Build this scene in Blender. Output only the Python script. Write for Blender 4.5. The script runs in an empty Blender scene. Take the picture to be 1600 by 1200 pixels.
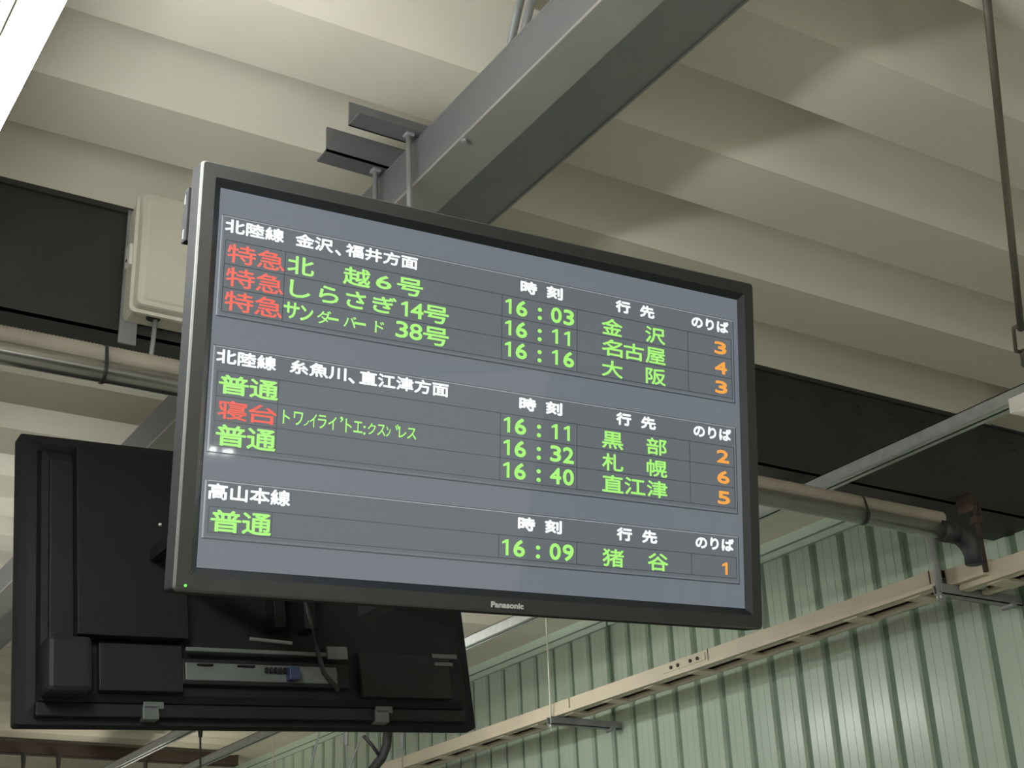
import bpy, bmesh, math, random
from mathutils import Matrix, Vector
random.seed(4)
SC = bpy.context.scene
COL = SC.collection

def rmat(a, b, c):
    return Matrix.Rotation(a, 3, 'Z') @ Matrix.Rotation(b, 3, 'X') @ Matrix.Rotation(c, 3, 'Z')

# ---------------------------------------------------------------- camera, world, exposure
cd = bpy.data.cameras.new('camera'); cam = bpy.data.objects.new('camera', cd); COL.objects.link(cam)
cd.sensor_width = 36.0; cd.lens = 2263.17 / 1600 * 36; cd.clip_start = 0.05
cam.matrix_world = Matrix.Translation((0, 0, 1.6)) @ rmat(-0.57311662, 1.98768144, -0.04267644).to_4x4()
SC.camera = cam
w = bpy.data.worlds.new('world'); SC.world = w; w.use_nodes = True
w.node_tree.nodes['Background'].inputs[0].default_value = (1.0, 0.98, 0.90, 1)
w.node_tree.nodes['Background'].inputs[1].default_value = 1.05
SC.view_settings.view_transform = 'Standard'; SC.view_settings.look = 'None'
SC.view_settings.gamma = 1.0; SC.view_settings.use_curve_mapping = False
SC.view_settings.exposure = 0.0
TUBE_LEFT, TUBE_RIGHT = 112.0, 38.0
EYE = 1.6

# ---------------------------------------------------------------- helpers
def bm_new(): return bmesh.new()

def link(name, bm, mat, parent=None, smooth=False):
    me = bpy.data.meshes.new(name)
    bmesh.ops.recalc_face_normals(bm, faces=bm.faces)
    bm.to_mesh(me); bm.free()
    if smooth:
        for p in me.polygons: p.use_smooth = True
    if mat: me.materials.append(mat)
    o = bpy.data.objects.new(name, me); COL.objects.link(o)
    if parent: o.parent = parent
    return o

def thing(name, label, cat, loc=(0, 0, 0), group=None, kind=None):
    o = bpy.data.objects.new(name, None); COL.objects.link(o); o.location = loc
    o.empty_display_size = .1
    if kind: o['kind'] = kind
    if label: o['label'] = label
    if cat: o['category'] = cat
    if group: o['group'] = group
    return o

def tag(o, label, cat, group=None):
    o['label'] = label; o['category'] = cat
    if group: o['group'] = group
    return o

def at_origin(o, loc):
    """give every child of thing o, built in world coordinates, coordinates relative to o"""
    for c in o.children:
        if c.type == 'MESH' and not c.get('_rel'):
            c.data.transform(Matrix.Translation(-Vector(loc))); c['_rel'] = 1
            for g in c.children:
                g.data.transform(Matrix.Translation(-Vector(loc)))
        if '_rel' in c: del c['_rel']

def box(bm, x0, x1, y0, y1, z0, z1, bevel=0.0):
    r = bmesh.ops.create_cube(bm, size=1.0)
    vs = r['verts']
    for v in vs:
        v.co = Vector(((x0 + x1) / 2 + v.co.x * (x1 - x0), (y0 + y1) / 2 + v.co.y * (y1 - y0), (z0 + z1) / 2 + v.co.z * (z1 - z0)))
    if bevel:
        es = list({e for v in vs for e in v.link_edges})
        bmesh.ops.bevel(bm, geom=es, offset=bevel, segments=2, affect='EDGES', profile=.5)
    return bm

def boxes(*a, bevel=0.0):
    bm = bm_new()
    for b in a: box(bm, *b, bevel=bevel)
    return bm

def tube(bm, pts, r, n=12, caps=True):
    """tube swept along a polyline"""
    pts = [Vector(p) for p in pts]; rings = []
    for i, p in enumerate(pts):
        if i == 0: d = pts[1] - p
        elif i == len(pts) - 1: d = p - pts[i - 1]
        else: d = (pts[i + 1] - p).normalized() + (p - pts[i - 1]).normalized()
        d.normalize()
        u = d.cross(Vector((0, 0, 1)))
        if u.length < .05: u = d.cross(Vector((1, 0, 0)))
        u.normalize(); v = d.cross(u).normalized()
        if rings and False: pass
        rr = r[i] if isinstance(r, (list, tuple)) else r
        rings.append([bm.verts.new(p + u * math.cos(2 * math.pi * k / n) * rr + v * math.sin(2 * math.pi * k / n) * rr) for k in range(n)])
    for a, b in zip(rings, rings[1:]):
        # choose the best rotational match
        best = min(range(n), key=lambda s: (a[0].co - b[s].co).length)
        for k in range(n):
            bm.faces.new((a[k], a[(k + 1) % n], b[(k + 1 + best) % n], b[(k + best) % n]))
    if caps:
        bm.faces.new(rings[0]); bm.faces.new(rings[-1])
    return bm

def tubes(*lst, n=12):
    bm = bm_new()
    for pts, r in lst: tube(bm, pts, r, n)
    return bm

def rring(w, h, y, r, seg=4):
    """rounded rectangle ring, in the x-z plane at depth y"""
    out = []
    for cx, cz, a0 in ((w - r, h - r, 0), (-w + r, h - r, 90), (-w + r, -h + r, 180), (w - r, -h + r, 270)):
        for k in range(seg + 1):
            a = math.radians(a0 + 90 * k / seg)
            out.append(Vector((cx + r * math.cos(a), y, cz + r * math.sin(a))))
    return out

def loft(rings, cap0=False, cap1=False):
    bm = bm_new(); R = [[bm.verts.new(p) for p in ring] for ring in rings]
    n = len(R[0])
    for a, b in zip(R, R[1:]):
        for k in range(n): bm.faces.new((a[k], a[(k + 1) % n], b[(k + 1) % n], b[k]))
    if cap0: bm.faces.new(R[0])
    if cap1: bm.faces.new(R[-1])
    return bm

def extrude_profile(prof, axis, a, b, closed=True):
    """profile of (u, z) points; axis 'x' means u = y and the sweep runs along x"""
    bm = bm_new()
    P = lambda t, u, z: Vector((t, u, z)) if axis == 'x' else Vector((u, t, z))
    A = [bm.verts.new(P(a, u, z)) for u, z in prof]; B = [bm.verts.new(P(b, u, z)) for u, z in prof]
    n = len(prof)
    for k in range(n if closed else n - 1):
        bm.faces.new((A[k], A[(k + 1) % n], B[(k + 1) % n], B[k]))
    if closed: bm.faces.new(A); bm.faces.new(B)
    return bm

# ---------------------------------------------------------------- materials
def mat(name, col, rough=.6, metal=0.0, var=.0, scale=8.0, bump=0.0, bscale=60., emit=None, strength=0., spec=.5, stretch=None, col2=None, lo=.35, hi=.65):
    m = bpy.data.materials.new(name); m.use_nodes = True
    nt = m.node_tree; b = nt.nodes['Principled BSDF']
    b.inputs['Base Color'].default_value = (*col, 1); b.inputs['Roughness'].default_value = rough
    b.inputs['Metallic'].default_value = metal; b.inputs['Specular IOR Level'].default_value = spec
    if emit:
        b.inputs['Emission Color'].default_value = (*emit, 1); b.inputs['Emission Strength'].default_value = strength
    if var or bump or col2:
        tc = nt.nodes.new('ShaderNodeTexCoord'); mp = nt.nodes.new('ShaderNodeMapping')
        nt.links.new(tc.outputs['Object'], mp.inputs[0])
        if stretch: mp.inputs['Scale'].default_value = stretch
    if var or col2:
        n = nt.nodes.new('ShaderNodeTexNoise'); n.inputs['Scale'].default_value = scale; n.inputs['Detail'].default_value = 5
        nt.links.new(mp.outputs[0], n.inputs['Vector'])
        r = nt.nodes.new('ShaderNodeValToRGB'); r.color_ramp.elements[0].position = lo; r.color_ramp.elements[1].position = hi
        c2 = col2 if col2 else tuple(c * (1 - var) for c in col)
        r.color_ramp.elements[0].color = (*c2, 1); r.color_ramp.elements[1].color = (*col, 1)
        nt.links.new(n.outputs['Fac'], r.inputs[0]); nt.links.new(r.outputs[0], b.inputs['Base Color'])
    if bump:
        n2 = nt.nodes.new('ShaderNodeTexNoise'); n2.inputs['Scale'].default_value = bscale; n2.inputs['Detail'].default_value = 4
        nt.links.new(mp.outputs[0], n2.inputs['Vector'])
        bp = nt.nodes.new('ShaderNodeBump'); bp.inputs['Strength'].default_value = bump; bp.inputs['Distance'].default_value = .004
        nt.links.new(n2.outputs['Fac'], bp.inputs['Height']); nt.links.new(bp.outputs[0], b.inputs['Normal'])
    return m

M = {}
M['deck'] = mat('painted_deck', (.71, .665, .56), .6, var=.10, scale=2.2, bump=.12, bscale=25, stretch=(.25, 1, 1))
M['wall'] = mat('green_siding', (.44, .52, .43), .25, var=.07, scale=3, bump=.05, bscale=8, stretch=(1, 1, .15))
M['groove'] = mat('green_groove', (.14, .21, .14), .6, var=.15, scale=6)
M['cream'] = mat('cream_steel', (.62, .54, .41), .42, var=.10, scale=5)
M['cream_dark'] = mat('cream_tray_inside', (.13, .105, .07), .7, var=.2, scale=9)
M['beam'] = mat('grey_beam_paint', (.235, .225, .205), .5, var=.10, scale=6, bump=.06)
M['beam_dark'] = mat('darker_beam_grey', (.125, .125, .13), .55, var=.12, scale=6, bump=.06)
M['plate'] = mat('blue_grey_plate', (.30, .325, .31), .55, var=.12, scale=5)
M['girder'] = mat('dark_girder_paint', (.034, .032, .028), .6, var=.25, scale=5, bump=.12)
M['brown'] = mat('brown_girder_paint', (.085, .055, .038), .6, var=.2, scale=5)
M['galv'] = mat('galvanised_steel', (.55, .56, .55), .38, metal=.75, var=.15, scale=30)
M['galv_dull'] = mat('dull_zinc', (.30, .31, .31), .5, metal=.3, var=.15, scale=20)
M['jacket'] = mat('pipe_jacket', (.46, .45, .41), .26, metal=.9, var=.1, scale=12)
M['lagging'] = mat('ribbed_lagging', (.33, .29, .235), .8, var=.12, scale=14)
M['rubber'] = mat('black_rubber', (.018, .018, .02), .55, var=.2, scale=12)
M['rust'] = mat('rusted_iron', (.055, .034, .026), .8, var=.45, scale=25, bump=.3)
M['rod'] = mat('brown_rod', (.10, .085, .06), .5, var=.2, scale=20)
M['bezel'] = mat('black_plastic', (.040, .040, .038), .42, spec=.22, var=.06, scale=30, bump=.02, bscale=300)
M['bezel_in'] = mat('inner_bezel_gloss', (.012, .014, .018), .3)
M['rim'] = mat('matt_black_rim', (.022, .022, .023), .9, spec=.06)
M['edge'] = mat('grey_edge', (.11, .11, .105), .75, spec=.1)
M['hull'] = mat('black_back_cover', (.006, .0065, .0075), .6, spec=.22, var=.2, scale=9)
M['hull2'] = mat('charcoal_plastic', (.0095, .010, .0105), .55, spec=.22, var=.1, scale=9)
M['silver'] = mat('silver_plate', (.095, .105, .10), .5, metal=.1, var=.15, scale=20)
M['pcream'] = mat('cream_box_plastic', (.66, .63, .52), .45, var=.05, scale=6)
M['white'] = mat('white_enamel', (.72, .70, .64), .4, var=.05, scale=8)
M['hole'] = mat('dark_hole', (.02, .018, .015), .7)
M['concrete'] = mat('platform_concrete', (.44, .43, .40), .75, var=.18, scale=1.5, bump=.2, bscale=40)
M['tubeL'] = mat('tube_light', (.9, .9, .9), .3, emit=(.96, 1.0, .97), strength=TUBE_LEFT)
M['tubeM'] = mat('tube_light_medium', (.9, .9, .9), .3, emit=(.97, 1.0, .95), strength=80.0)
M['tubeR'] = mat('tube_light_warm', (.9, .9, .9), .3, emit=(1.0, .97, .80), strength=TUBE_RIGHT)
M['scr'] = mat('screen_grey', (.02, .02, .022), .03, spec=.25, emit=(.150, .172, .195), strength=1.0)
M['cell'] = mat('screen_cell_grey', (.02, .02, .022), .03, spec=.25, emit=(.122, .138, .150), strength=1.0)
M['line'] = mat('screen_dark_line', (.02, .02, .022), .15, emit=(.035, .045, .048), strength=1.0)
M['hiline'] = mat('screen_light_line', (.02, .02, .022), .15, emit=(.34, .37, .40), strength=1.0)
M['tw'] = mat('text_white', (.05, .05, .05), .3, emit=(.92, .96, .97), strength=1.05)
M['tg'] = mat('text_green', (.05, .05, .05), .3, emit=(.36, .88, .16), strength=1.0)
M['tr'] = mat('text_red', (.05, .05, .05), .3, emit=(.86, .075, .035), strength=1.0)
M['to'] = mat('text_orange', (.05, .05, .05), .3, emit=(.92, .36, .045), strength=1.0)
M['led'] = mat('green_led', (.05, .2, .05), .3, emit=(.15, .9, .08), strength=1.2)
M['logo'] = mat('logo_silver', (.55, .55, .52), .4)

# ---------------------------------------------------------------- the setting
ZC = EYE + 2.01          # underside of the roof deck's lower flats
WX = 4.50                # face of the green wall
fl = link('floor', boxes((-8, 12, -16, 24, -.2, 0)), M['concrete']); fl['kind'] = 'structure'
ceil = thing('ceiling', None, None, (0, 0, ZC), kind='structure')
P = .477; D = .13
prof = [(0, 0), (.035, D), (.095, D), (.254, 0), (P, 0)]     # y from the far edge of a lower flat
th = .012
sheet = extrude_profile(prof + [(u, z + th) for u, z in reversed(prof)], 'x', -8, WX + .25)
sheet_me = None
for k in range(-32, 44):
    y = 2.090 + P * k
    if sheet_me is None:
        o = link('roof_sheet', sheet, M['deck'], ceil); sheet_me = o.data
    else:
        o = bpy.data.objects.new('roof_sheet', sheet_me); COL.objects.link(o); o.parent = ceil
    o.location = (0, y, 0)
wl = link('wall_right', boxes((WX + .02, WX + .12, -3, 23, 0, ZC + .12)), M['groove']); wl['kind'] = 'structure'
PW = .1773; y0 = WX * .8155 + .0165
bm = bm_new()
a = [(-.0, 0), (-.014, .008), (-.014, .046), (-.012, .0475), (-.014, .049), (-.014, .096), (-.0125, .0975), (-.014, .099), (-.014, PW - .041), (0, PW - .033)]
pr = [(WX + .02 + u, v) for u, v in a]
A = [bm.verts.new((x, y, .02)) for x, y in pr]; B = [bm.verts.new((x, y, ZC - .05)) for x, y in pr]
for i in range(len(pr) - 1): bm.faces.new((A[i], A[i + 1], B[i + 1], B[i]))
bm.faces.new(A); bm.faces.new(B)
pm = None
for k in range(-30, 108):
    if pm is None:
        o = link('panel', bm, M['wall'], wl); pm = o.data
    else:
        o = bpy.data.objects.new('panel', pm); COL.objects.link(o); o.parent = wl
    o.location = (0, y0 + PW * k, 0)
t1 = link('trim_1', boxes((WX - .03, WX + .02, -3, 23, ZC - .052, ZC), (WX - .015, WX + .02, -3, 23, ZC - .085, ZC - .055)), M['wall']); t1['kind'] = 'structure'
t2_ = link('trim_2', boxes((4.26, WX - .03, -3, 23, ZC - .008, ZC + .10), (4.20, 4.262, -3, 23, ZC - .012, ZC + .02)), M['deck']); t2_['kind'] = 'structure'

# ---------------------------------------------------------------- beam above the displays (runs away to the left)
bx0, bx1, bz, bzt = 1.373, 1.479, EYE + 1.771, EYE + 1.889
bt = thing('roof_beam', 'grey steel beam crossing the roof diagonally above the lit departure display', 'beam', (1.42, 0, bz))
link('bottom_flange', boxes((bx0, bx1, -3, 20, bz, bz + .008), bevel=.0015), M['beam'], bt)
link('web', boxes((bx0 + .0005, bx0 + .006, -3, 20, bz + .008, bzt - .008)), M['beam_dark'], bt)  # side face's dark look put into the colour: darker copy of the beam grey
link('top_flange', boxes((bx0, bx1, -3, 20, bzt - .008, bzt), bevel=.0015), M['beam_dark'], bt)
for y in (.97, 1.63, 2.29, 2.95, 3.61):
    bm = bm_new(); bmesh.ops.create_cone(bm, cap_ends=True, segments=6, radius1=.007, radius2=.006, depth=.008)
    bmesh.ops.translate(bm, verts=bm.verts, vec=(bx0 + .008, y, bz - .003)); link('bolt', bm, M['galv_dull'], bt)
    # packing blocks that carry the beam under the deck
for y in (.2, 1.18, 3.35, 5.2, 7.3):
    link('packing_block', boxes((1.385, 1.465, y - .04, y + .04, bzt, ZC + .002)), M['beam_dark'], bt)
pl_ = thing('ceiling_plate', 'flat bluish-grey plate under the deck along the right side of the grey beam', 'plate', (1.68, 0, EYE + 1.985))
link('plate', boxes((1.545, 1.817, -3, 20, EYE + 1.988, EYE + 1.996)), M['plate'], pl_); link('edge_lip', boxes((1.811, 1.817, -3, 20, EYE + 1.985, EYE + 2.009)), M['plate'], pl_)
at_origin(pl_, pl_.location)
at_origin(bt, bt.location)

# dark girders (run to the right, under the deck)
def girder(y, label, m_web, m_fl, zb, x0=-8, x1=WX + .015, depth=.26):
    g = thing('roof_girder', label, 'girder', (0, y, zb))
    link('web', boxes((x0, x1, y + .0, y + .02, zb, ZC)), m_web, g)
    link('top_flange', boxes((x0, x1, y - .012, y + .05, ZC - .016, ZC)), m_web, g)
    link('bottom_flange', boxes((x0, x1, y - .003, y + depth, zb, zb + .03)), m_fl, g)
    at_origin(g, g.location); return g
g1 = girder(3.31, 'dark steel girder running behind the lit departure display and the cream junction box', M['girder'], M['girder'], EYE + 1.655)
bm = bm_new()
for i in range(16):
    x = 2.62 + .16 * i; 
    for z in (1.925, 1.955):
        r = bmesh.ops.create_cone(bm, cap_ends=True, segments=6, radius1=.011, radius2=.009, depth=.014)
        bmesh.ops.rotate(bm, verts=r['verts'], matrix=Matrix.Rotation(math.pi / 2, 3, 'X'))
        bmesh.ops.translate(bm, verts=r['verts'], vec=(x, 3.31 - .006, EYE + z))
rv = link('rivet_rows', bm, M['girder'], g1); rv.data.transform(Matrix.Translation(-g1.location)); rv['kind'] = 'stuff'
g2 = girder(10.8, 'far brown girder low in the picture under the rear monitor', M['brown'], M['brown'], EYE + 1.925, x1=4.3, depth=.10)

# ---------------------------------------------------------------- pipes on the girder
def ring_profile_pipe(x0, x1, y, z, r, m, name, label):
    t = thing(name, label, 'pipe', (x0, y, z))
    return t
PY = 3.12
t = thing('smooth_pipe', 'shiny metal-jacketed pipe, lower of the two running along the dark girder', 'pipe', (-3, PY, EYE + 1.446))
link('jacket', tubes(([(-3, PY, EYE + 1.446), (3.70, PY, EYE + 1.446)], .0275), n=24), M['jacket'], t, True)
ex = 3.70
el = [(ex, PY, EYE + 1.446), (ex + .05, PY, EYE + 1.449), (ex + .09, PY - .004, EYE + 1.437), (ex + .108, PY - .01, EYE + 1.405), (ex + .108, PY - .01, EYE + 1.375), (ex + .106, PY - .01, EYE + 1.345)]
link('rubber_elbow', tubes((el, [.032, .036, .039, .037, .030, .030]), n=16), M['rubber'], t, True)
link('rubber_collar', tubes(([(ex - .02, PY, EYE + 1.446), (ex + .045, PY, EYE + 1.446)], .036), n=16), M['rubber'], t, True)
at_origin(t, t.location)
t = thing('ribbed_pipe', 'dull ribbed pipe lying just above the shiny jacketed pipe', 'pipe', (-3, PY + .006, EYE + 1.492))
pts, rs = [], []
n = 1150
for i in range(n + 1):
    x = -1.2 + (3.70 + 1.2) * i / n
    pts.append((x, PY + .006, EYE + 1.492)); rs.append(.0245 if i % 2 else .0222)
link('lagging', tubes((pts, rs), n=14), M['lagging'], t, True)
at_origin(t, t.location)
for x, lab in ((PY * .2785, 'thin dark band strapped round both pipes below the cream junction box'), (PY * 1.066, 'thin dark band strapped round both pipes right of the lit departure display')):
    bm = bm_new(); R1 = []
    for (cz, r, a0, a1) in ((1.492, .026, 0, 180), (1.446, .030, 180, 360)):
        for k in range(9):
            a_ = math.radians(a0 + (a1 - a0) * k / 8)
            R1.append((PY + (.006 if cz > 1.47 else 0) + r * math.cos(a_), EYE + cz + r * math.sin(a_)))
    cy, cz = PY, EYE + 1.469
    inn = [(cy + (yy - cy) * .9, cz + (zz - cz) * .95) for yy, zz in R1]
    V = [[bm.verts.new((xx, yy, zz)) for yy, zz in ring] for xx in (x - .004, x + .004) for ring in (R1, inn)]
    L = len(R1)
    for k in range(L):
        j = (k + 1) % L
        bm.faces.new((V[0][k], V[0][j], V[2][j], V[2][k])); bm.faces.new((V[0][k], V[0][j], V[1][j], V[1][k]))
        bm.faces.new((V[2][k], V[2][j], V[3][j], V[3][k]))
    tag(link('pipe_band', bm, M['rubber']), lab, 'pipe band')
# corrode clamp on the wall end of the girder
t = thing('beam_clamp', 'rusted clamp hanging from the dark girder end over the cream tray', 'clamp', (4.10, 3.25, EYE + 1.6))
cx, cy_ = 4.02, 3.24
link('clamp_body', boxes((cx - .018, cx + .02, cy_ - .01, cy_ + .07, 3.225, 3.25), (cx - .022, cx - .012, cy_ - .01, cy_ + .06, 3.20, 3.27), (cx + .012, cx + .022, cy_ - .01, cy_ + .01, 3.15, 3.23), bevel=.003), M['rust'], t)
link('clamp_screw', tubes(([(cx, cy_, 2.98), (cx, cy_, 3.24)], .010), n=8), M['rust'], t)
link('clamp_nut', boxes((cx - .018, cx + .018, cy_ - .018, cy_ + .018, 3.155, 3.18), bevel=.003), M['rust'], t)
at_origin(t, t.location)

# ---------------------------------------------------------------- junction box on the girder
bx, bw, by, bz0, bz1 = .950, .26, 3.19, EYE + 1.672, EYE + 2.002
t = thing('junction_box', 'cream plastic junction box on the dark girder left of the lit departure display', 'box', (bx, by, bz0))
link('box_body', loft([[Vector((bx + bw / 2 + p.x, by + yy, (bz0 + bz1) / 2 + p.z)) for p in rring(bw / 2 + g, .165 + g, 0, .014)] for yy, g in ((.105, -.006), (.035, -.001), (.032, .004), (.022, .004), (.020, -.004), (.0, -.004))], True, True), M['pcream'], t)
link('lid', loft([[Vector((bx + bw / 2 + p.x, by + yy, (bz0 + bz1) / 2 + p.z)) for p in rring(bw / 2 + g, .165 + g, 0, .014)] for yy, g in ((.0, -.004), (-.008, -.006), (-.008, -.018), (-.014, -.022))], True, True), M['pcream'], t)
link('latch', boxes((bx - .012, bx + .002, by + .028, by + .062, bz0 + .13, bz0 + .19), bevel=.003), M['white'], t)
bm = bm_new(); r_ = bmesh.ops.create_cone(bm, cap_ends=True, segments=10, radius1=.004, radius2=.004, depth=.003)
bmesh.ops.rotate(bm, verts=bm.verts, matrix=Matrix.Rotation(math.pi / 2, 3, 'Y')); bmesh.ops.translate(bm, verts=bm.verts, vec=(bx - .0125, by + .045, bz0 + .145)); link('latch_pin', bm, M['hole'], t)
link('mounting_plate', boxes((bx + .0, bx + .045, by + .106, by + .112, bz0 - .055, bz1 + .0)), M['galv_dull'], t)
for px_, r2 in ((bx + .068, .018), (bx + .17, .018)):
    bm = bm_new(); bmesh.ops.create_cone(bm, cap_ends=True, segments=16, radius1=r2, radius2=r2, depth=.004)
    bmesh.ops.translate(bm, verts=bm.verts, vec=(px_, by + .05, bz0 + .002)); link('knockout_hole', bm, M['hole'], t)
link('thin_conduit', tubes(([(bx + .075, by + .052, bz0 + .01), (bx + .073, by + .055, bz0 - .06), (bx + .07, by + .06, bz0 - .14)], .006), n=8), M['galv_dull'], t, True)
cp = [(bx + .17, by + .045, bz0 + .01 - .0022 * i) for i in range(80)]
link('flexible_conduit', tubes((cp, [.0165 if i % 2 else .0150 for i in range(80)]), n=14), M['pcream'], t, True)
at_origin(t, t.location)

# ---------------------------------------------------------------- display monitors
def monitor_shell(root, back_detail=False):
    ow, oh = .588, .349
    link('bezel', loft([rring(.5635, .3235, -.009, .003), rring(ow - .003, oh - .003, -.0095, .006)]), M['bezel'], root)
    link('inner_bezel', loft([rring(.5505, .3098, .0015, .001), rring(.556, .3155, -.003, .002), rring(.5635, .3235, -.009, .003)]), M['bezel_in'], root)
    link('edge_trim', loft([rring(ow - .003, oh - .003, -.0095, .006), rring(ow - .0005, oh - .0005, -.007, .007), rring(ow, oh, -.003, .007)]), M['edge'], root)
    link('side_rim', loft([rring(ow, oh, -.003, .007), rring(ow, oh, .035, .007), rring(ow - .02, oh - .02, .037, .007)]), M['rim'], root)
    link('back_cover', loft([rring(ow - .02, oh - .02, .037, .007), rring(ow - .04, oh - .04, .040, .008), rring(ow - .045, oh - .045, .060, .008), rring(ow - .06, oh - .06, .070, .01)], False, True), M['hull'], root)

def text_mesh(s, size=1.0, bold=.02, res=3):
    cu = bpy.data.curves.new('txt', 'FONT'); cu.body = s; cu.size = size; cu.offset = bold; cu.resolution_u = res
    o = bpy.data.objects.new('txt', cu); COL.objects.link(o)
    bpy.context.view_layer.update()
    dg = bpy.context.evaluated_depsgraph_get()
    me = bpy.data.meshes.new_from_object(o.evaluated_get(dg))
    bpy.data.objects.remove(o); bpy.data.curves.remove(cu)
    return me

def put_text(parent, s, x0, x1, ztop, zbot, m, bold=.02, y=-.0012, name='screen_text'):
    """text fitted to a box (millimetres) on the plane of its monitor"""
    me = text_mesh(s, 1.0, 0.0)
    xs = [v.co.x for v in me.vertices]; ys = [v.co.y for v in me.vertices]
    ax, bx_, ay, by_ = min(xs), max(xs), min(ys), max(ys)
    sx = (x1 - x0) / 1000 / (bx_ - ax); sz = (ztop - zbot) / 1000 / (by_ - ay)
    for v in me.vertices:
        v.co = Vector((x0 / 1000 + (v.co.x - ax) * sx, y, zbot / 1000 + (v.co.y - ay) * sz))
    if bold:
        b2 = bm_new(); b2.from_mesh(me); d = bold * .042
        src = list(b2.verts) + list(b2.edges) + list(b2.faces)
        for k, (ux, uz) in enumerate(((d, 0), (-d, 0), (0, d), (0, -d), (d * .7, d * .7), (-d * .7, -d * .7), (d * .7, -d * .7), (-d * .7, d * .7))):
            r = bmesh.ops.duplicate(b2, geom=src)
            bmesh.ops.translate(b2, verts=[g for g in r['geom'] if isinstance(g, bmesh.types.BMVert)], vec=(ux, .00002 * (k + 1), uz))
        b2.to_mesh(me); b2.free()
    me.materials.clear(); me.materials.append(m); me.name = name
    o = bpy.data.objects.new(name, me); COL.objects.link(o); o.parent = parent
    return o

def put_one(parent, x0, x1, ztop, zbot, m, y=-.0012):
    """the figure 1 of the display: a plain stem with a small flag"""
    x0, x1, zt_, zb_ = x0 / 1000, x1 / 1000, ztop / 1000, zbot / 1000
    sw = .0056; f = .0085
    P_ = [(x1 - sw, zb_), (x1, zb_), (x1, zt_), (x1 - sw * .8, zt_), (x0, zt_ - f * .55), (x0, zt_ - f), (x1 - sw, zt_ - f * .75)]
    bm = bm_new(); a = [bm.verts.new((p, y, q)) for p, q in P_]; b = [bm.verts.new((p, y + .0006, q)) for p, q in P_]
    bm.faces.new(a); bm.faces.new(b)
    for k in range(len(a)): bm.faces.new((a[k], a[(k + 1) % len(a)], b[(k + 1) % len(a)], b[k]))
    return link('screen_text', bm, m, parent)

def flat(parent, name, x0, x1, z0, z1, m, y):
    return link(name, boxes((x0 / 1000, x1 / 1000, y - .0002, y + .0004, z0 / 1000, z1 / 1000)), m, parent)

d1 = thing('departure_display', 'lit flat-screen train departure display in the middle, hung in a black frame', 'display')
d1.matrix_world = Matrix.Translation((1.27709061, 2.00889912, 2.5941815)) @ rmat(-0.2759912, 0.18357496, 0.2796598).to_4x4()
monitor_shell(d1)
scr = link('screen', boxes((-.5508, .5508, 0, .006, -.3102, .3102)), M['scr'], d1)
# tables
for (zt, zb, rows) in ((264, 94, 3), (44, -128, 3), (-173, -264, 1)):
    top_row = zt - 41
    flat(scr, 'table_panel', -541, 535, zb + 4, zt, M['cell'], -.0003)
    flat(scr, 'table_frame', -546, -544, zb, zt, M['hiline'], -.0006)
    flat(scr, 'table_frame', -544, -541.5, zb, zt, M['scr'], -.0006)
    flat(scr, 'table_frame', -546, 539, zt, zt + 1.2, M['line'], -.0006)
    flat(scr, 'table_frame', -546, 539, zt - 1.4, zt, M['hiline'], -.0006)
    flat(scr, 'table_frame', -546, 539, zb - 1.6, zb + .6, M['line'], -.0006)
    flat(scr, 'table_frame', -541, 535, zb + 2, zb + 3.2, M['scr'], -.0006)
    flat(scr, 'table_frame', 537.4, 539, zb, zt, M['line'], -.0006)
    bot = top_row - 40.3 * rows
    for r in range(rows + 1):
        z = top_row - 40.3 * r
        flat(scr, 'row_line', -537, 532, z - .6, z + .6, M['line'], -.0006)
    for x in (-537, -432, -8, 157, 421, 532):
        flat(scr, 'column_line', x - .6, x + .6, bot, top_row, M['line'], -.0006)
    for s, x0, x1 in (('時', 32, 66), ('刻', 89, 123), ('行', 247, 280), ('先', 305, 338), ('のりば', 432, 525)):
        put_text(scr, s, x0, x1, zt - 7, zt - 29, M['tw'], .03)
W_, G_, R_, O_ = M['tw'], M['tg'], M['tr'], M['to']
for s, x0, x1, a_, b_ in (('北陸線', -539, -437, 259, 237), ('金沢', -415, -347, 259, 237), ('、', -342, -332, 243, 235), ('福井方面', -322, -184, 259, 237),
                          ('北陸線', -540, -439, 39, 17), ('糸魚川', -414, -313, 40, 18), ('、', -308, -297, 24, 16), ('直江津方面', -287, -116, 40, 17),
                          ('高山本線', -540, -403, -178, -202)):
    put_text(scr, s, x0, x1, a_, b_, W_, .022)
for k, (a_, b_, c1, c2, m) in enumerate(((218, 187, '特', '急', R_), (178, 146.5, '特', '急', R_), (138, 106, '特', '急', R_), (-2, -32, '普', '通', G_), (-43, -73, '寝', '台', R_), (-83, -116, '普', '通', G_), (-219, -252, '普', '通', G_))):
    put_text(scr, c1, -533, -484, a_, b_, m, .012 if m is R_ else .022); put_text(scr, c2, -481, -433, a_, b_, m, .012 if m is R_ else .022)
for s, x0, x1, a_, b_ in (('北', -427, -380, 218, 188), ('越', -325, -275, 218, 187), ('6', -263, -234, 214, 191), ('号', -222, -172, 218, 188),
                          ('し', -421, -385, 176, 148), ('ら', -368, -333, 176, 148), ('さ', -318, -282, 176, 147), ('ぎ', -268, -223, 177, 148), ('4', -194, -170, 176, 149), ('号', -168, -119, 177, 147),
                          ('サ', -430, -403, 137, 110), ('ン', -400, -378, 135, 110), ('ダ', -370, -345, 133, 110), ('ー', -350, -331, 123, 119), ('バ', -321, -298, 131, 112), ('ー', -301, -280, 123, 119), ('ド', -262, -245, 131, 111), ('3', -222, -199, 138, 110), ('8', -195, -171, 138, 110), ('号', -168, -118, 138, 106.5)):
    put_text(scr, s, x0, x1, a_, b_, G_, .02 if s not in 'ダーバド' else .008)
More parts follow.
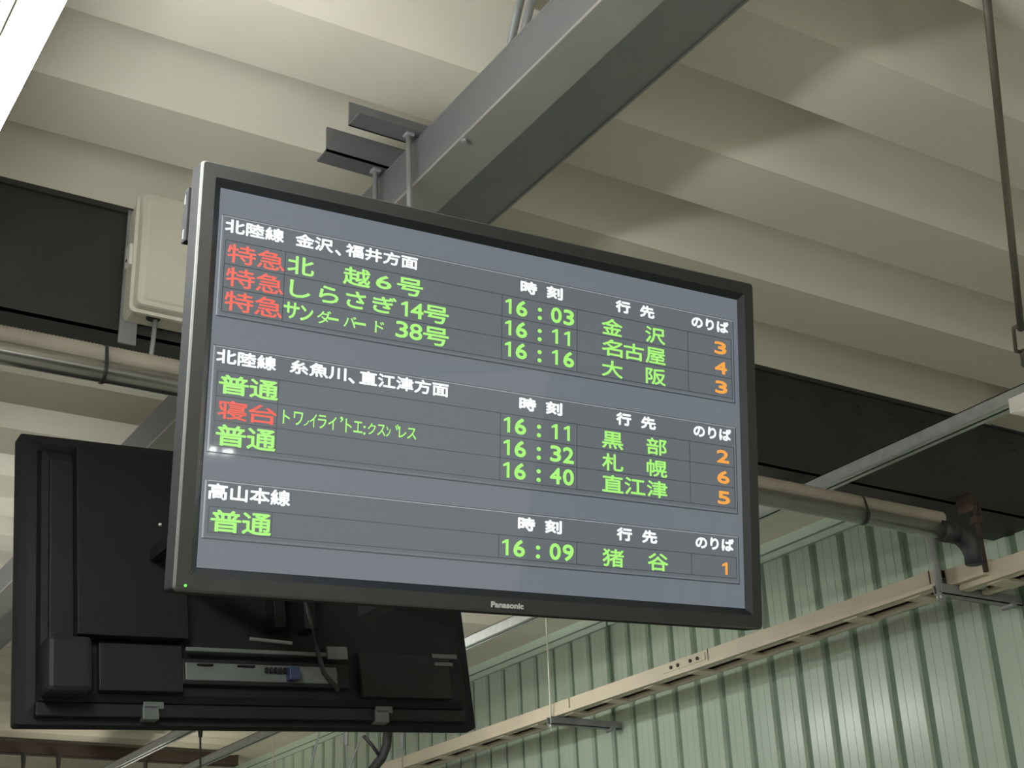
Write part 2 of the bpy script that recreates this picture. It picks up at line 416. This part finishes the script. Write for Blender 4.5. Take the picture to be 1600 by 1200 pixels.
put_one(scr, -213, -200, 176, 149, G_)
for s, x0, x1, a_, b_ in (('ト', -422, -410, -46, -68), ('ワ', -403, -387, -46, -68), ('ノ', -385, -376, -58, -67), ('イ', -374, -363, -46, -68), ('ラ', -360, -345, -46, -68), ('イ', -341, -327, -46, -68),
                          ('’', -320, -315, -44, -53), ('ト', -310, -299, -46, -69), ('エ', -295, -279, -48, -67), (':', -277, -273, -54, -69), ('ク', -269, -254, -48, -67), ('ス', -251, -236, -48, -67), ('ン', -234, -226, -50, -67),
                          ('゛', -217, -210, -44, -54), ('レ', -210, -196, -47, -66), ('ス', -194, -177, -47, -66)):
    put_text(scr, s, x0, x1, a_, b_, G_, .008)
for k, (a_, mm, pf) in enumerate(((217.5, '03', '3'), (177, '11', '4'), (137, '16', '3'), (-2.5, '11', '2'), (-43.5, '32', '6'), (-84, '40', '5'), (-221, '09', '1'))):
    def digit(c, x, top, bot, m, w=22):
        if c == '1': put_one(scr, x + 2, x + 15, top, bot, m)
        else: put_text(scr, c, x, x + w, top, bot, m, .03)
    digit('1', -3, a_, a_ - 28, G_); digit('6', 23, a_, a_ - 28, G_)
    put_text(scr, ':', 70, 77, a_ - 7, a_ - 28, G_, .03)
    digit(mm[0], 99, a_, a_ - 28, G_); digit(mm[1], 127 if mm[1] != '1' else 126, a_, a_ - 28, G_)
    digit(pf, 494 if pf == '1' else 489, a_ - 4, a_ - 27.5, O_, 29)
for a_, cs in ((217, '金 沢'), (176, '名古屋'), (135, '大 阪'), (-2, '黒 部'), (-44, '札 幌'), (-84, '直江津'), (-221, '猪 谷')):
    for c, x0 in zip(cs, (214, 265, 317)):
        if c != ' ': put_text(scr, c, x0, x0 + 47, a_, a_ - 31, G_, .02)
put_text(d1, 'Panasonic', -27, 38, -332, -341, M['logo'], .02, y=-.0105, name='logo')
bm = bm_new(); bmesh.ops.create_uvsphere(bm, u_segments=10, v_segments=6, radius=.0024); bmesh.ops.translate(bm, verts=bm.verts, vec=(-.570, -.0095, -.340)); link('indicator_light', bm, M['led'], d1)
link('side_handle', boxes((-.592, -.575, .038, .060, .222, .315), bevel=.002), M['rim'], d1)
for z in (.236, .296): link('handle_slot', boxes((-.5926, -.5915, .047, .051, z - .008, z + .008)), M['silver'], d1)
# side speaker strip seams
link('rear_mount_plate', boxes((-.30, .30, .085, .10, -.22, .22), (-.26, -.22, .10, .13, -.25, .25), (.22, .26, .10, .13, -.25, .25)), M['hull2'], d1)

d2 = thing('rear_facing_display', 'black monitor seen from behind, hanging lower left behind the lit display', 'display')
d2.matrix_world = Matrix.Translation((1.34349489, 3.32277723, 2.61832639)) @ rmat(0.61450327, -0.1050658, -0.59826614).to_4x4() @ Matrix.Rotation(math.pi, 4, 'Z')
monitor_shell(d2)
link('screen', boxes((-.5508, .5508, 0, .006, -.3102, .3102)), M['hole'], d2)
# details below are given as (x seen from behind, z); local x is mirrored
def back(name, rects, m, y0=.075, y1=.092, bevel=.002, parent=d2):
    return link(name, boxes(*[(-x1, -x0, y0, y1, z0, z1) for x0, x1, z0, z1 in rects], bevel=bevel), m, parent)
back('side_panel', [(-.53, -.475, -.28, .27)], M['hull2'], .06, .083)
back('raised_back', [(-.475, -.215, -.165, .30)], M['hull'], .07, .11)
sp = back('speaker_box', [(-.545, -.445, -.300, -.172)], M['hull2'], .05, .125, .012)
back('terminal_cover', [(-.42, -.225, -.285, -.175)], M['hull2'], .07, .088)
back('terminal_strip', [(-.218, .142, -.190, -.180)], M['silver'], .088, .098)
back('terminal_plate', [(-.218, .172, -.256, -.214)], M['silver'], .075, .088)
back('terminal_panel', [(-.224, .205, -.265, -.205)], M['hull2'], .07, .0865)
back('label_plate', [(.146, .202, -.196, -.163)], M['silver'], .088, .096)
for x0, x1 in ((-.09, -.045), (-.19, -.15)): back('terminal_socket', [(x0, x1, -.222, -.217)], M['hull'], .086, .094)
for x in (-.02, -.008, .004, .016, .028): back('terminal_socket', [(x, x + .006, -.235, -.221)], M['hull'], .086, .097)
back('blue_connector', [(.035, .062, -.254, -.222)], mat('blue_plug', (.015, .02, .05), .5), .086, .11)
back('right_panel', [(.24, .50, -.285, -.17)], M['hull2'], .07, .084)
back('vent_label', [(.45, .525, -.180, -.168), (.455, .51, -.200, -.190)], M['edge'], .084, .087)
back('lower_sill', [(-.55, .55, -.335, -.305)], M['hull2'], .035, .055)
for x in (-.292, .303):
    c = back('bottom_clamp', [(x - .02, x + .018, -.342, -.310), (x - .018, x + .03, -.318, -.300)], M['silver'], .03, .062)
back('mount_post', [(.0, .03, -.13, .25), (.08, .11, -.13, .25)], M['hull'], .07, .12)
cz = [(-.06, .12, .0), (-.065, .15, -.05), (-.075, .16, -.12), (-.09, .15, -.19), (-.12, .12, -.24), (-.165, .10, -.275)]
link('signal_cable', tubes((cz, .006), n=8), M['rubber'], d2, True)
for i, (x, z) in enumerate(((-.278, .113), (-.245, .075))):
    bm = bm_new(); bmesh.ops.create_uvsphere(bm, u_segments=8, v_segments=5, radius=.005); bmesh.ops.translate(bm, verts=bm.verts, vec=(-x, .112, z)); link('screw', bm, M['galv'], d2)

# ---------------------------------------------------------------- hanger between the two displays
t = thing('display_hanger', 'two rods and paired angle brackets holding up the displays from the grey beam', 'hanger', (1.35, 2.56, EYE + 1.89))
zb = EYE + 1.890
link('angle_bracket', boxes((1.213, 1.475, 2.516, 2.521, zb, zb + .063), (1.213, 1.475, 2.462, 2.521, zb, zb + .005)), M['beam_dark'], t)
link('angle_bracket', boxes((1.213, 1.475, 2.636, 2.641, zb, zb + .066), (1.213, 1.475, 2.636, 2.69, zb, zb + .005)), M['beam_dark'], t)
for (x, y) in ((1.348, 2.482), (1.350, 2.655)):
    ro = link('hanger_rod', tubes(([(x, y, EYE + 1.02), (x, y, zb + .015)], .0065), n=10), M['galv_dull'], t, True)
    link('rod_nut', boxes((x - .011, x + .011, y - .011, y + .011, zb - .010, zb - .001), bevel=.003), M['galv_dull'], ro)
link('cross_bar', boxes((1.05, 1.65, 2.46, 2.50, EYE + 1.05, EYE + 1.09), (1.05, 1.65, 2.63, 2.67, EYE + 1.05, EYE + 1.09), (1.33, 1.37, 2.44, 2.70, EYE + .80, EYE + .84)), M['hull2'], t)
link('display_arm', boxes((1.04, 1.07, 2.09, 3.25, EYE + 1.03, EYE + 1.06), (1.63, 1.66, 2.09, 3.25, EYE + 1.03, EYE + 1.06)), M['hull2'], t)
link('lower_bar', tubes(([(1.272, 3.15, EYE + .853), (1.378, 3.15, EYE + .853)], .0045), n=8), M['edge'], t)
at_origin(t, t.location)

# twin conduits by the beam
t = thing('twin_conduit', 'pair of thin steel conduits bending up behind the grey beam at top', 'conduit', (1.44, 2.1, EYE + 1.9))
for dx, dy in ((0, 0), (.021, -.012)):
    link('conduit_tube', tubes(([(1.345 + dx, 1.958 + dy, EYE + 2.00), (1.387 + dx, 2.053 + dy, EYE + 1.985), (1.403 + dx, 2.10 + dy, EYE + 1.965), (1.413 + dx, 2.133 + dy, EYE + 1.945), (1.425 + dx, 2.16 + dy, EYE + 1.92), (1.46 + dx, 2.20 + dy, EYE + 1.905)], .0095), n=10), M['galv_dull'], t, True)
at_origin(t, t.location)

# ---------------------------------------------------------------- lamp rail and luminaires
rx = 3.30
def rail(x, z, y0_, y1_, label):
    t = thing('lamp_rail', label, 'rail', (x, y0_, z))
    link('channel', boxes((x, x + .003, y0_, y1_, z, z + .042), (x + .043, x + .046, y0_, y1_, z, z + .042), (x, x + .017, y0_, y1_, z - .002, z + .001), (x + .029, x + .046, y0_, y1_, z - .002, z + .001)), M['galv'], t)
    link('channel_back', boxes((x, x + .046, y0_, y1_, z + .039, z + .042), (x + .017, x + .029, y0_, y1_, z + .008, z + .010)), M['galv_dull'], t)
    at_origin(t, t.location); return t
rail(rx, EYE + 1.583, -8, 20, 'long grey lamp rail rising to the upper right past the lit display')
def luminaire(x, y0_, L, z, tube_mat, label, group=None, wide=.03):
    """batten with a bare tube under it, running along y"""
    t = thing('fluorescent_lamp', label, 'lamp', (x, y0_, z), group)
    pr_ = [(x - wide + .005, z + .075), (x - wide, z + (.06 if wide < .06 else .03)), (x - min(.035, wide * .5), z + .03), (x + min(.035, wide * .5), z + .03), (x + wide, z + (.06 if wide < .06 else .03)), (x + wide - .005, z + .075)]
    link('housing', extrude_profile(pr_, 'y', y0_, y0_ + L), M['white'], t)
    link('lamp_tube', tubes(([(x, y0_ + .03, z), (x, y0_ + L - .03, z)], .0165), n=14), tube_mat, t, True)
    for yy in (y0_ - .002, y0_ + L - .088):
        link('lamp_holder', boxes((x - .019, x + .019, yy, yy + .09, z - .024, z + .026), bevel=.006), M['white'], t)
    at_origin(t, t.location); return t
luminaire(rx + .03, 1.185, 1.26, EYE + 1.504, M['tubeR'], 'white fluorescent lamp end on the grey rail at the right edge', None, .075)
rail(2.84, EYE + 1.583, 4.3, 20, 'short grey lamp rail emerging below the rear monitor, left of the long one')
luminaire(2.863, 5.35, 1.26, EYE + 1.504, M['tubeM'], 'fluorescent lamp hidden behind the rear monitor, mirrored in the glossy green wall')
luminaire(rx + .03, 9.5, 1.26, EYE + 1.504, M['tubeR'], 'far fluorescent lamp on the long grey rail lighting the deck before the brown girder')
# left row, nearest one in the top left corner of the picture
rail(.30, EYE + 1.467, -8, 20, 'left lamp rail leaving the picture at its top left corner')
luminaire(.272, 1.00, 1.5, EYE + 1.39, M['tubeL'], 'glaring fluorescent lamp in the top left corner, one of a close pair, left tube')
luminaire(.376, 1.00, 1.5, EYE + 1.39, M['tubeL'], 'glaring fluorescent lamp in the top left corner, one of a close pair, right tube')
for y in (-1.9, -4.9, 5.2): luminaire(.32, y, 1.26, EYE + 1.39, M['tubeL'], 'fluorescent lamp on the left rail outside the picture', 'lamps outside the picture on the left rail')
for k, (dx, dy, dz, tt) in enumerate(((.3330, -.9419, .0398, 8.0), (.3415, -.9390, .0407, 11.0), (.3524, -.935, .0408, 14.0))):
    X = Vector((.74 + .02 * k, 2.031, 2.445)) + Vector((dx, dy, dz)) * tt
    luminaire(X.x, X.y - 1.26, 1.26, X.z, M['tubeL'], 'distant fluorescent lamp far behind the viewpoint, mirrored in the screen', 'distant lamps mirrored in the screen')

# brace rod with turnbuckle
t = thing('brace_rod', 'brown steel brace rod with turnbuckle slanting down the right edge', 'rod', (3.13, 2.28, EYE + 1.6))
Pa, Pb = Vector((2.235, 1.53, EYE + 2.03)), Vector((3.22, 2.34, EYE + 1.635))
Pm = Pa.lerp(Pb, .86)
link('rod', tubes(([Pa, Pa.lerp(Pb, .885)], .0095), ([Pa.lerp(Pb, .955), Pb], .0095), n=10), M['rod'], t, True)
dv = (Pb - Pa).normalized(); sv = dv.cross(Vector((0, 0, 1))).normalized() * .019
A1, B1 = Pa.lerp(Pb, .87), Pa.lerp(Pb, .96)
link('turnbuckle', tubes(([A1, A1 + dv * .012 + sv, B1 - dv * .012 + sv, B1], .006), ([A1, A1 + dv * .012 - sv, B1 - dv * .012 - sv, B1], .006), n=8), M['rod'], t, True)
at_origin(t, t.location)

# ---------------------------------------------------------------- cream cable tray along the wall
def tray(name, label, x0, y0_, y1_, ztop):
    t = thing(name, label, 'cable tray', (x0, y0_, ztop - .07))
    zb_ = ztop - .068
    # cover: front face, small lip, bottom
    pr_ = [(x0, zb_ + .016), (x0, ztop), (x0 + .15, ztop), (x0 + .15, ztop - .004), (x0 + .004, ztop - .004), (x0 + .004, zb_ + .016)]
    link('cover', extrude_profile(pr_, 'y', y0_, y1_), M['cream'], t)
    link('lower_lip', boxes((x0 - .006, x0 + .006, y0_, y1_, zb_, zb_ + .017), (x0 + .0, x0 + .045, y0_, y1_, zb_, zb_ + .004), bevel=.0015), M['cream'], t)
    link('rear_rail', boxes((x0 + .115, x0 + .155, y0_, y1_, zb_ + .0, zb_ + .014), (x0 + .15, x0 + .155, y0_, y1_, zb_, ztop)), M['cream'], t)
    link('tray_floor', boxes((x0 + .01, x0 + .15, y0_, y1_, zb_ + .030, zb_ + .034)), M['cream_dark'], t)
    n_ = int((y1_ - y0_) / .33)
    for i in range(n_ + 1):
        y = y0_ + .12 + .33 * i
        if y < y1_ - .05: link('rung', boxes((x0 + .02, x0 + .15, y, y + .075, zb_ - .004, zb_ + .010), bevel=.002), M['cream'], t)
    at_origin(t, t.location); return t
TX = 4.10
tr = tray('cable_tray', 'long cream steel cable tray slung in front of the green wall', TX, 3.52, 19, EYE + 1.480)
tr2 = tray('cable_tray', 'short cream cable tray length at the right edge past the joint', TX + .06, 1.2, 3.48, EYE + 1.458)
o = link('joint_cover', boxes((TX + .03, TX + .15, 3.34, 3.515, EYE + 1.412, EYE + 1.474), bevel=.002), M['cream'], tr2); o.data.transform(Matrix.Translation(-tr2.location))
for p_, ys in ((tr, ((3.56, .006), (4.86, .003), (5.95, .006), (9.2, .003))), (tr2, ((3.40, .006),))):
    for y, w_ in ys:
        x0 = TX if p_ is tr else TX + .06
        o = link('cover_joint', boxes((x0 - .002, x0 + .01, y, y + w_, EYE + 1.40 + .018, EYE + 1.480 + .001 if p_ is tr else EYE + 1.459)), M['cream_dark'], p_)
        o.data.transform(Matrix.Translation(-p_.location))
o = link('joint_plate', boxes((TX - .004, TX + .002, 4.88, 5.18, EYE + 1.438, EYE + 1.470), bevel=.001), M['cream'], tr); o.data.transform(Matrix.Translation(-tr.location))
for y in (4.93, 4.98, 5.07, 5.12):
    bm = bm_new(); bmesh.ops.create_cone(bm, cap_ends=True, segments=10, radius1=.009, radius2=.007, depth=.006)
    bmesh.ops.rotate(bm, verts=bm.verts, matrix=Matrix.Rotation(math.pi / 2, 3, 'Y')); bmesh.ops.translate(bm, verts=bm.verts, vec=(TX - .006, y, EYE + 1.453))
    o = link('joint_screw', bm, M['rust'], tr); o.data.transform(Matrix.Translation(-tr.location))
# struts that carry the tray, with their hanging rods
for y, lab, thick in ((3.505, 'dull steel strut under the cream tray near the black pipe elbow', .014), (6.09, 'dull steel strut under the cream tray with a thin white hanging rod', .0045), (9.6, 'far steel strut under the cream tray low in the picture', .0045)):
    t = thing('tray_strut', lab, 'strut', (TX, y, EYE + 1.38))
    link('arm', boxes((TX - .035, WX - .002, y - .02, y + .02, EYE + 1.372, EYE + 1.376), (TX - .035, WX - .002, y - .02, y - .017, EYE + 1.372, EYE + 1.410), (TX - .035, WX - .002, y + .017, y + .02, EYE + 1.372, EYE + 1.410)), M['galv_dull'], t)
    link('rod', tubes(([(TX - .022, y, EYE + 1.34), (TX - .022, y, ZC - (.30 if thick > .01 else 0))], thick), n=8), M['galv_dull'] if thick > .01 else M['white'], t, True)
    link('rod_nut', boxes((TX - .034, TX - .01, y - .012, y + .012, EYE + 1.355, EYE + 1.371), bevel=.003), M['galv'], t)
    link('end_fitting', tubes(([(WX - .06, y - .03, EYE + 1.372), (WX - .06, y + .03, EYE + 1.372)], .014), n=10), M['galv_dull'], t)
    at_origin(t, t.location)
# wall conduit
yc = WX * 1.36
tag(link('wall_conduit', tubes(([(WX - .012, yc, EYE + 1.45), (WX - .012, yc, ZC - .02)], .009), n=10), M['groove'], None, True), 'thin dark vertical conduit on the green wall below the lit display', 'conduit')

# ---------------------------------------------------------------- small fittings low behind the second monitor
t = thing('hanging_cables', 'black cable bundle and plugs hanging behind the rear monitor bottom edge', 'cables', (3.9, 8, 3.2))
def pt(px_, py_, y):      # a point of the place, taken from the direction of a picture point at depth y
    v = cam.matrix_world.to_3x3() @ Vector(((px_ - 800) / 2263.17, (600 - py_) / 2263.17, -1)); return Vector((0, 0, 1.6)) + v * (y / v.y)
Y = 6.9
link('thick_cable', tubes(([pt(606, 1140, Y), pt(604, 1165, Y), pt(596, 1185, Y), pt(580, 1205, Y), pt(566, 1230, Y)], .025), n=10), M['rubber'], t, True)
link('thin_cable', tubes(([pt(568, 1150, Y), pt(582, 1165, Y), pt(592, 1180, Y)], .010), n=8), M['rubber'], t, True)
at_origin(t, t.location)
for i, (x, y2, lab) in enumerate(((541, 1165, 'small dark rod end hanging left of the black cable bundle'), (628, 1170, 'small dark rod end hanging right of the black cable bundle'))):
    t = thing('drop_rod', lab, 'rod', pt(x, 1150, 7.4))
    link('socket', tubes(([pt(x, 1140, 7.4), pt(x, y2, 7.4)], [.016, .012]), n=8), M['galv_dull'], t)
    link('rod', tubes(([pt(x, y2, 7.4), pt(x + 2, 1230, 7.4)], .004), n=6), M['galv_dull'], t)
    at_origin(t, t.location)
tag(link('stay_wire', tubes(([pt(500, 1140, 7.2), pt(478, 1230, 7.2)], .005), n=6), M['galv_dull']), 'thin stay wire slanting below the rear monitor, leftmost of two', 'wire')
tag(link('stay_wire', tubes(([pt(565, 1150, 7.2), pt(540, 1215, 7.2)], .005), n=6), M['galv_dull']), 'thin stay wire slanting below the rear monitor, rightmost of two', 'wire')
for x, yy, lab in ((313, 8.4, 'dark rod with socket dropping from the far roof under the rear monitor'), (37, 10.75, 'dark bolt under the far brown girder, leftmost of three'), (92, 10.75, 'dark bolt under the far brown girder, second from left'), (228, 10.75, 'dark bolt under the far brown girder, rightmost of three')):
    t = thing('drop_rod', lab, 'rod', pt(x, 1160, yy))
    if x == 313:
        link('socket', tubes(([pt(x, 1130, yy), pt(x, 1152, yy)], [.02, .012]), n=8), M['girder'], t); link('rod', tubes(([pt(x, 1150, yy), pt(x, 1230, yy)], .006), n=6), M['girder'], t)
    else:
        link('socket', tubes(([pt(x, 1176, yy), pt(x - 1, 1205, yy)], [.022, .012]), n=8), M['girder'], t); link('rod', tubes(([pt(x, 1195, yy), pt(x, 1240, yy)], .008), n=6), M['girder'], t)
    at_origin(t, t.location)
